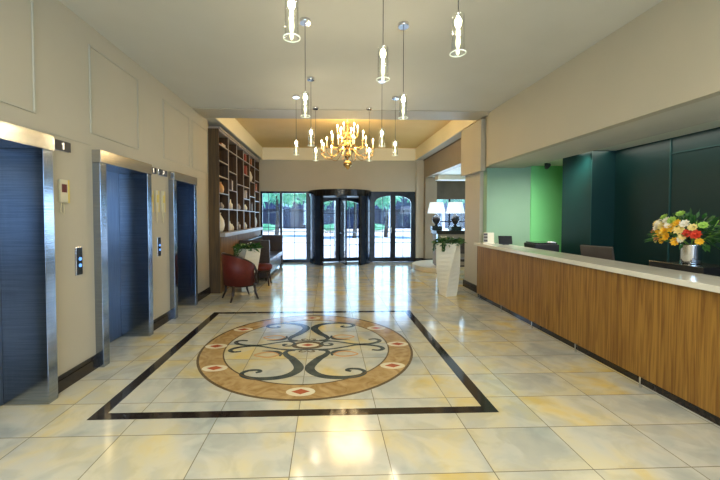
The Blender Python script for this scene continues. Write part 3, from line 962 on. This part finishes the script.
# things on the counter
t = thing('card_holder', 'small cream card holder with dark pockets at the far counter end', 'card holder', (2.92, 6.05, 1.011), math.radians(-20))
obj('backboard', MB().box(-.09, .09, 0, .012, 0, .20, Matrix.Rotation(-.15, 4, 'X'), .002), 'cream', t)
obj('base', MB().box(-.09, .09, -.07, .02, 0, .012), 'cream', t)
for z in (.03, .09, .145):
    obj('leaflet_pocket', MB().box(-.085, -.02, -.018, -.004, z, z + .042, Matrix.Rotation(-.15, 4, 'X')), 'darkwood', t)
t = thing('tablet_stand', 'tilted black tablet screen beside the card holder on the counter', 'tablet', (3.10, 5.80, 1.011), math.radians(-15))
obj('screen', MB().box(-.11, .11, -.006, .006, .01, .16, Matrix.Rotation(-.35, 4, 'X'), .003), 'screen', t)
obj('stand', MB().box(-.05, .05, -.01, .09, 0, .012).tube([(0, .07, .01), (0, .03, .07)], .008), 'blackmat', t)
t = thing('printer', 'low black desk printer behind the counter in front of the green wall', 'printer', (3.52, 5.45, .931), math.radians(-8))
obj('body', MB().box(-.20, .17, -.20, .20, 0, .13, bev=.015), 'blackmat', t)
obj('lid', MB().box(-.18, .15, -.18, .18, .13, .15, bev=.006), 'screen', t)
obj('paper', MB().box(.04, .12, -.19, -.08, .151, .165), 'colwhite', t)
t = thing('computer_monitor', 'back of a grey computer monitor behind the counter before the teal wall', 'monitor', (3.46, 4.22, .931), math.radians(-70))
obj('back_shell', MB().box(-.19, .19, -.02, .02, .02, .20, Matrix.Rotation(.25, 4, 'X'), .008), 'monitor', t)
obj('stand', MB().box(-.09, .09, -.06, .10, 0, .012).tube([(0, .02, .01), (0, .0, .10)], .018), 'blackmat', t)
t = thing('office_chair', 'top of a dark office chair between green wall and teal block', 'chair', (4.25, 5.72, 0), math.radians(200))
obj('backrest', MB().box(-.2, .2, -.03, .03, .62, 1.07, bev=.025), 'blackmat', t)
obj('seat', MB().box(-.23, .23, -.47, -.02, .44, .52, bev=.025), 'blackmat', t)
obj('column', MB().tube([(0, -.25, .06), (0, -.25, .44)], .03), 'blackmat', t)
obj('back_support', MB().tube([(0, -.2, .46), (0, .03, .5), (0, .03, .66)], .02), 'blackmat', t)
for i in range(5):
    a = 2 * PI * i / 5
    obj('leg', MB().tube([(0, -.25, .08), (.28 * math.cos(a), -.25 + .28 * math.sin(a), .03)], [.025, .03]), 'blackmat', t)
o = obj('spotlight', MB().lathe([(.03, 0), (.035, .05), (.03, .10)], n=14, mx=Matrix.Rotation(1.0, 4, 'X')).box(-.02, .02, -.02, .02, .02, .10), 'blackmat')
o.location = (3.93, 6.0, 2.37)
tag(o, 'small dark spotlight under the ceiling above the green wall', 'spotlight')

# flower arrangement on its black tray
TR = (3.40, 3.06)
t = thing('display_box', 'low glossy black box under the flower vase on the reception desk', 'box', (TR[0], TR[1], .931), math.radians(0))
obj('body', MB().box(-.17, .17, -.26, .24, 0, .13, bev=.004), 'black', t)
obj('name_plate', MB().box(-.172, -.17, -.06, .05, .05, .065), 'monitor', t)
random.seed(21)
fa = thing('flower_arrangement', 'mixed bouquet of yellow, white and red flowers in a silver vase', 'flowers', (TR[0], TR[1], 1.062))
obj('vase', MB().lathe([(.072, 0), (.075, .02), (.075, .17), (.077, .18), (.068, .18), (.066, .02)], n=28, close=False), 'chrome', fa)
obj('vase_foot', MB().lathe([(.073, 0), (.073, .012)], n=28), 'chrome', fa)
f = MB()
for _ in range(520):
    d = Vector((random.gauss(0, 1), random.gauss(0, 1), random.gauss(.25, .8))).normalized()
    if d.z < -.45: continue
    rr = random.uniform(.08, .26)
    f.leaf(Vector((0, 0, .26)) + Vector((d.x * rr, d.y * rr * 1.05, d.z * rr * .75)), d + Vector((0, 0, .1)), random.uniform(.05, .11), .028, .5)
obj('foliage', f, 'leaf', fa, fixn=False)
M['leaf2'] = noisy('lime_green_sprig', (.16, .34, .03), (.3, .5, .08), 10, .5)
f = MB()
for _ in range(14):
    a = random.uniform(0, 2 * PI)
    f.tube([(0, 0, .16), (math.cos(a) * .12, math.sin(a) * .14, .26), (math.cos(a) * random.uniform(.16, .26), math.sin(a) * random.uniform(.2, .3), random.uniform(.28, .42))], .004, 5)
obj('stems', f, 'leaf2', fa)
FC = {'yellow': (.85, .50, .03), 'pale yellow': (.88, .72, .28), 'white': (.85, .80, .66), 'peach': (.85, .42, .20), 'red': (.62, .05, .02), 'orange': (.85, .30, .03), 'lime': (.35, .55, .10)}
for kx, v in FC.items(): M['fl_' + kx] = mat(kx.replace(' ', '_') + '_petal', v, .6)


def bloom(p, r, cname, nrm):
    m = MB()
    nrm = Vector(nrm).normalized()
    q = nrm.to_track_quat('Z', 'Y').to_matrix().to_4x4()
    mx = Matrix.Translation(p) @ q
    for ring, (nn, tilt, rr) in enumerate([(9, .35, 1.0), (8, .75, .8), (6, 1.1, .55)]):
        for i in range(nn):
            a = 2 * PI * i / nn + ring * .4
            ca, sa = math.cos(a), math.sin(a)
            ct, st = math.cos(tilt), math.sin(tilt)
            base = Vector((ca * r * .12, sa * r * .12, 0)); tip = Vector((ca * ct, sa * ct, st)) * r * rr
            mid = base.lerp(tip, .55); sd = Vector((-sa, ca, 0)) * r * .33 * rr; up_ = Vector((0, 0, r * .07))
            vs = [m.bm.verts.new(mx @ v) for v in (base, mid + sd + up_, tip, mid - sd + up_)]
            m.bm.faces.new(vs)
    m.sphere((0, 0, r * .2), r * .28, sub=1, mx=mx)
    obj('bloom', m, 'fl_' + cname, fa, fixn=False)


# (y offset, z, colour, radius) as seen from the hall side; y decreases to the right of the photo
for dy, z, c_, r in [(.14, .37, 'white', .055), (.17, .335, 'white', .05), (.10, .35, 'pale yellow', .05), (.05, .31, 'yellow', .058), (-.02, .33, 'yellow', .055), (-.08, .32, 'pale yellow', .055),
                     (.12, .27, 'yellow', .045), (.05, .25, 'yellow', .048), (.17, .24, 'peach', .05), (.23, .29, 'red', .04), (-.15, .29, 'red', .045), (-.20, .28, 'red', .05),
                     (-.04, .21, 'yellow', .045), (.00, .40, 'lime', .045), (-.12, .37, 'white', .045), (.10, .43, 'lime', .04), (-.06, .46, 'lime', .04), (-.24, .36, 'lime', .04), (.02, .36, 'white', .05),
                     (.08, .30, 'pale yellow', .045), (.15, .30, 'yellow', .04), (-.11, .26, 'pale yellow', .04), (.20, .21, 'pale yellow', .035), (.11, .21, 'yellow', .038), (-.09, .23, 'white', .035), (-.18, .34, 'pale yellow', .04), (.20, .37, 'pale yellow', .04), (.06, .40, 'white', .04), (-.05, .38, 'yellow', .04), (.23, .24, 'lime', .03), (-.22, .22, 'yellow', .035)]:
    dy = dy * .82 - .03
    u = dy / .26
    x = -.20 * math.sqrt(max(.1, 1 - u * u * .8 - ((z - .3) / .3) ** 2))
    bloom((x - .03, dy, z), r, c_, (x * 3.5 - .2, dy * 2.2, (z - .22) * 2.5 + .1))

# ================================================================== LOUNGE CORNER ON THE RIGHT
n = 40
pl = obj('trim_%d' % k, MB().prism([(3.5 + 1.02 * math.cos(2 * PI * i / n), 9.7 + 1.02 * math.sin(2 * PI * i / n)) for i in range(n)], 0, .12, smooth=False), 'cream')
pl['kind'] = 'structure'; k += 1
cb = thing('lamp_cabinet', 'dark topped taupe cabinet on the round cream platform carrying two lamps', 'cabinet', (3.62, 9.35, .121))
obj('body', MB().box(-.62, .6, -.2, .22, .04, .90), 'taupe', cb)
obj('top', MB().box(-.66, .64, -.24, .25, .90, 1.0, bev=.01), 'darkwood', cb)
obj('base_plinth', MB().box(-.58, .56, -.18, .2, 0, .04), 'darkwood', cb)
for x in (-.64, .58):
    obj('corner_post', MB().box(x, x + .05, -.23, -.18, .0, .90), 'chrome', cb)


def table_lamp(name, lb, loc, s):
    t = thing(name, lb, 'lamp', loc, 0, 'white shaded lamps on the cabinet')
    obj('base', MB().box(-.14 * s, .14 * s, -.10 * s, .10 * s, 0, .12 * s, bev=.01), 'pewter', t)
    obj('urn', MB().lathe([(.05 * s, .12 * s), (.03 * s, .16 * s), (.09 * s, .22 * s), (.12 * s, .30 * s), (.10 * s, .38 * s), (.04 * s, .43 * s), (.02 * s, .50 * s)], n=20), 'pewter', t)
    obj('lamp_shade', MB().lathe([(.24 * s, .47 * s), (.18 * s, .77 * s), (.175 * s, .77 * s), (.235 * s, .47 * s)], n=28, close=False), 'shade', t)
    light('lamp_light', 'POINT', (0, 0, .60 * s), 8, (.8, .92, 1), size=.05, parent=t)


table_lamp('table_lamp', 'white shaded lamp with dark urn base, left one on the cabinet', (3.02, 9.33, 1.122), 1.0)
table_lamp('table_lamp', 'white shaded lamp with dark urn base, right one on the cabinet', (3.50, 9.20, 1.122), 1.0)


def metal_chair(lb, loc, rz):
    t = thing('metal_chair', lb, 'chair', loc, rz, 'dark chairs in the lounge')
    obj('seat', MB().box(-.22, .22, -.22, .22, .43, .49, bev=.02), 'brownleather', t)
    obj('backrest', MB().box(-.22, .22, .17, .22, .62, .98, bev=.02), 'brownleather', t)
    for sx in (-1, 1):
        obj('leg', MB().tube([(sx * .2, -.2, .44), (sx * .21, -.23, 0)], .014), 'chrome', t)
        obj('leg', MB().tube([(sx * .2, .2, .95), (sx * .2, .2, .4), (sx * .21, .25, 0)], .014), 'chrome', t)


metal_chair('dark chair with thin chrome legs between cream planter and pillar', (3.32, 8.1, 0), math.radians(160))
metal_chair('dark chair farther back in the lounge behind the pillar', (4.05, 8.35, 0), math.radians(200))

# ================================================================== PENDANTS
Z0 = 2.44


def pendant(lb, x, y):
    t = thing('pendant_light', lb, 'pendant light', (x, y, Z0), 0, 'glass pendant lights over the hall')
    ht = H - Z0
    obj('ceiling_rose', MB().lathe([(.05, ht - .035), (.05, ht - .004), (.03, ht - .001)], n=20), 'chrome', t)
    obj('cable', MB().tube([(0, 0, .25), (0, 0, ht - .03)], .003, 6), 'blackmat', t)
    obj('lamp_holder', MB().lathe([(.010, .22), (.010, .25), (.004, .26)], n=12), 'chrome', t)
    obj('glass_cylinder', MB().lathe([(.044, .010), (.038, .025), (.036, .225), (.033, .225), (.035, .025), (.041, .010)], n=24, close=False), 'clearglass', t)
    obj('glass_rim', MB().lathe([(.042, .008), (.047, .009), (.047, .012), (.042, .013)], n=24, close=False), 'crystal2', t)
    obj('bulb', MB().lathe([(.005, .222), (.012, .212), (.019, .195), (.018, .175), (.009, .158), (.006, .15)], n=14), 'bulb', t)
    obj('crystal_stem', MB().lathe([(.006, .15), (.014, .138), (.009, .122), (.005, .112), (.012, .096), (.015, .07), (.010, .045), (.005, .035), (.011, .022), (.010, .01), (.004, .0)], n=12), 'crystal', t)
    light('pendant_glow', 'POINT', (0, 0, .19), 7, (1, .84, .58), size=.03, parent=t)
    return t


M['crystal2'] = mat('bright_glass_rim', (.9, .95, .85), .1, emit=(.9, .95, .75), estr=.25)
PEN = [(-.19, 1.84, 'glass pendant at the top left of the photo, cable cut off by the frame'),
       (.76, 1.98, 'glass pendant at the top right of the photo, rightmost of all'),
       (.385, 2.37, 'glass pendant hanging alone in the centre just right of mid photo'),
       (-.21, 3.25, 'glass pendant directly below the top left one, with its ceiling rose in view'),
       (.73, 3.28, 'glass pendant right of the chandelier with the largest visible ceiling rose'),
       (-.22, 4.58, 'glass pendant just left of the chandelier, middle of the left string'),
       (.735, 4.60, 'glass pendant just right of the chandelier candles, middle of right string'),
       (-.48, 5.26, 'small glass pendant farthest to the left of the chandelier'),
       (1.05, 5.27, 'small glass pendant farthest to the right of the chandelier'),
       (-.20, 5.80, 'tiny far glass pendant touching the chandelier on its left side'),
       (.71, 5.80, 'tiny far glass pendant touching the chandelier on its right side')]
for x, y, lb in PEN: pendant(lb, x, y)

# ================================================================== CHANDELIER
ch = thing('chandelier', 'large brass candle chandelier hanging in the raised ceiling before the entrance', 'chandelier', (.43, 7.3, 2.52))
obj('ball_finial', MB().lathe([(.004, -.02), (.03, .0), (.05, .02), (.085, .06), (.095, .10), (.085, .14), (.04, .18), (.02, .20)], n=20), 'brass', ch)
obj('stem', MB().lathe([(.02, .20), (.05, .24), (.07, .28), (.03, .33), (.025, .42), (.06, .46), (.08, .50), (.04, .55), (.02, .62), (.05, .68), (.03, .76), (.02, .9), (.045, .95), (.015, 1.0)], n=16), 'brass', ch)
obj('rod', MB().tube([(0, 0, .98), (0, 0, 1.19)], .008), 'brass', ch)
obj('ceiling_rose', MB().lathe([(.03, 1.15), (.07, 1.18), (.07, 1.198)], n=20), 'brass', ch)


def arm(a, r, z_root, z_dip, z_cup, hc):
    ca, sa = math.cos(a), math.sin(a)
    pr = [(0.03, z_root), (.3 * r, z_root - .0), (.6 * r, z_dip), (.88 * r, z_dip + .01), (r, z_dip + .07), (r, z_cup)]
    q = smooth_pts([(x, z) for x, z in pr], [.009] * len(pr), 4)
    o = obj('arm', MB().tube([(x * ca, x * sa, z) for x, z, _ in q], .008, 6), 'brass', ch)
    c = (r * ca, r * sa, z_cup)
    obj('drip_cup', MB().lathe([(.006, -.012), (.03, .0), (.033, .012), (.012, .012), (.012, .03)], c, 12), 'brass', o)
    obj('candle', MB().lathe([(.011, .0), (.011, hc)], (c[0], c[1], c[2] + .03), 8), 'candle', o)
    obj('flame_bulb', MB().lathe([(.006, 0), (.015, .018), (.013, .035), (.003, .065)], (c[0], c[1], c[2] + .03 + hc), 8), 'flame', o)


for i in range(12): arm(2 * PI * i / 12 + .13, .56, .40, .24, .38, .13)
for i in range(8): arm(2 * PI * i / 8 + .3, .36, .58, .44, .56, .13)
for i in range(6): arm(2 * PI * i / 6 + .1, .22, .76, .66, .74, .11)
light('chandelier_glow', 'POINT', (0, 0, .62), 28, (1, .72, .36), size=.4, parent=ch)
light('chandelier_glow', 'POINT', (0, 0, .98), 55, (1, .74, .38), size=.4, parent=ch)

# unseen downlights added as warm fill in the lobby ceiling; then the reception lights
DL = [(-1.3, .3), (1.6, .3), (-1.3, -1.6), (1.6, -1.6), (.2, -3), (.2, -.6)]
for i, (x, y) in enumerate(DL):
    t = thing('fill_lamp', 'added round recessed ceiling downlight behind the camera', 'fill_lamp', (x, y, H - .012), 0, 'added fill lamps behind the camera')
    obj('rim', MB().lathe([(.07, 0), (.07, .0115), (.055, .0115), (.055, 0)], n=20, close=False), 'chrome', t)
    obj('lens', MB().lathe([(.055, .004), (.055, .011)], n=20), 'led', t)
    light('fill_beam', 'AREA', (0, 0, -.01), 33, (1, .91, .74), size=.3, parent=t)
light('reception_slot', 'AREA', (3.95, 2.6, 2.45), 15, (1, .95, .82), size=.3, size_y=5, rot=(0, 0, 0))
light('green_wall_spot', 'AREA', (3.5, 4.9, 2.40), 13, (1, 1, .88), size=.6, size_y=.2, rot=(math.radians(38), 0, math.radians(-15)), spread=math.radians(100))
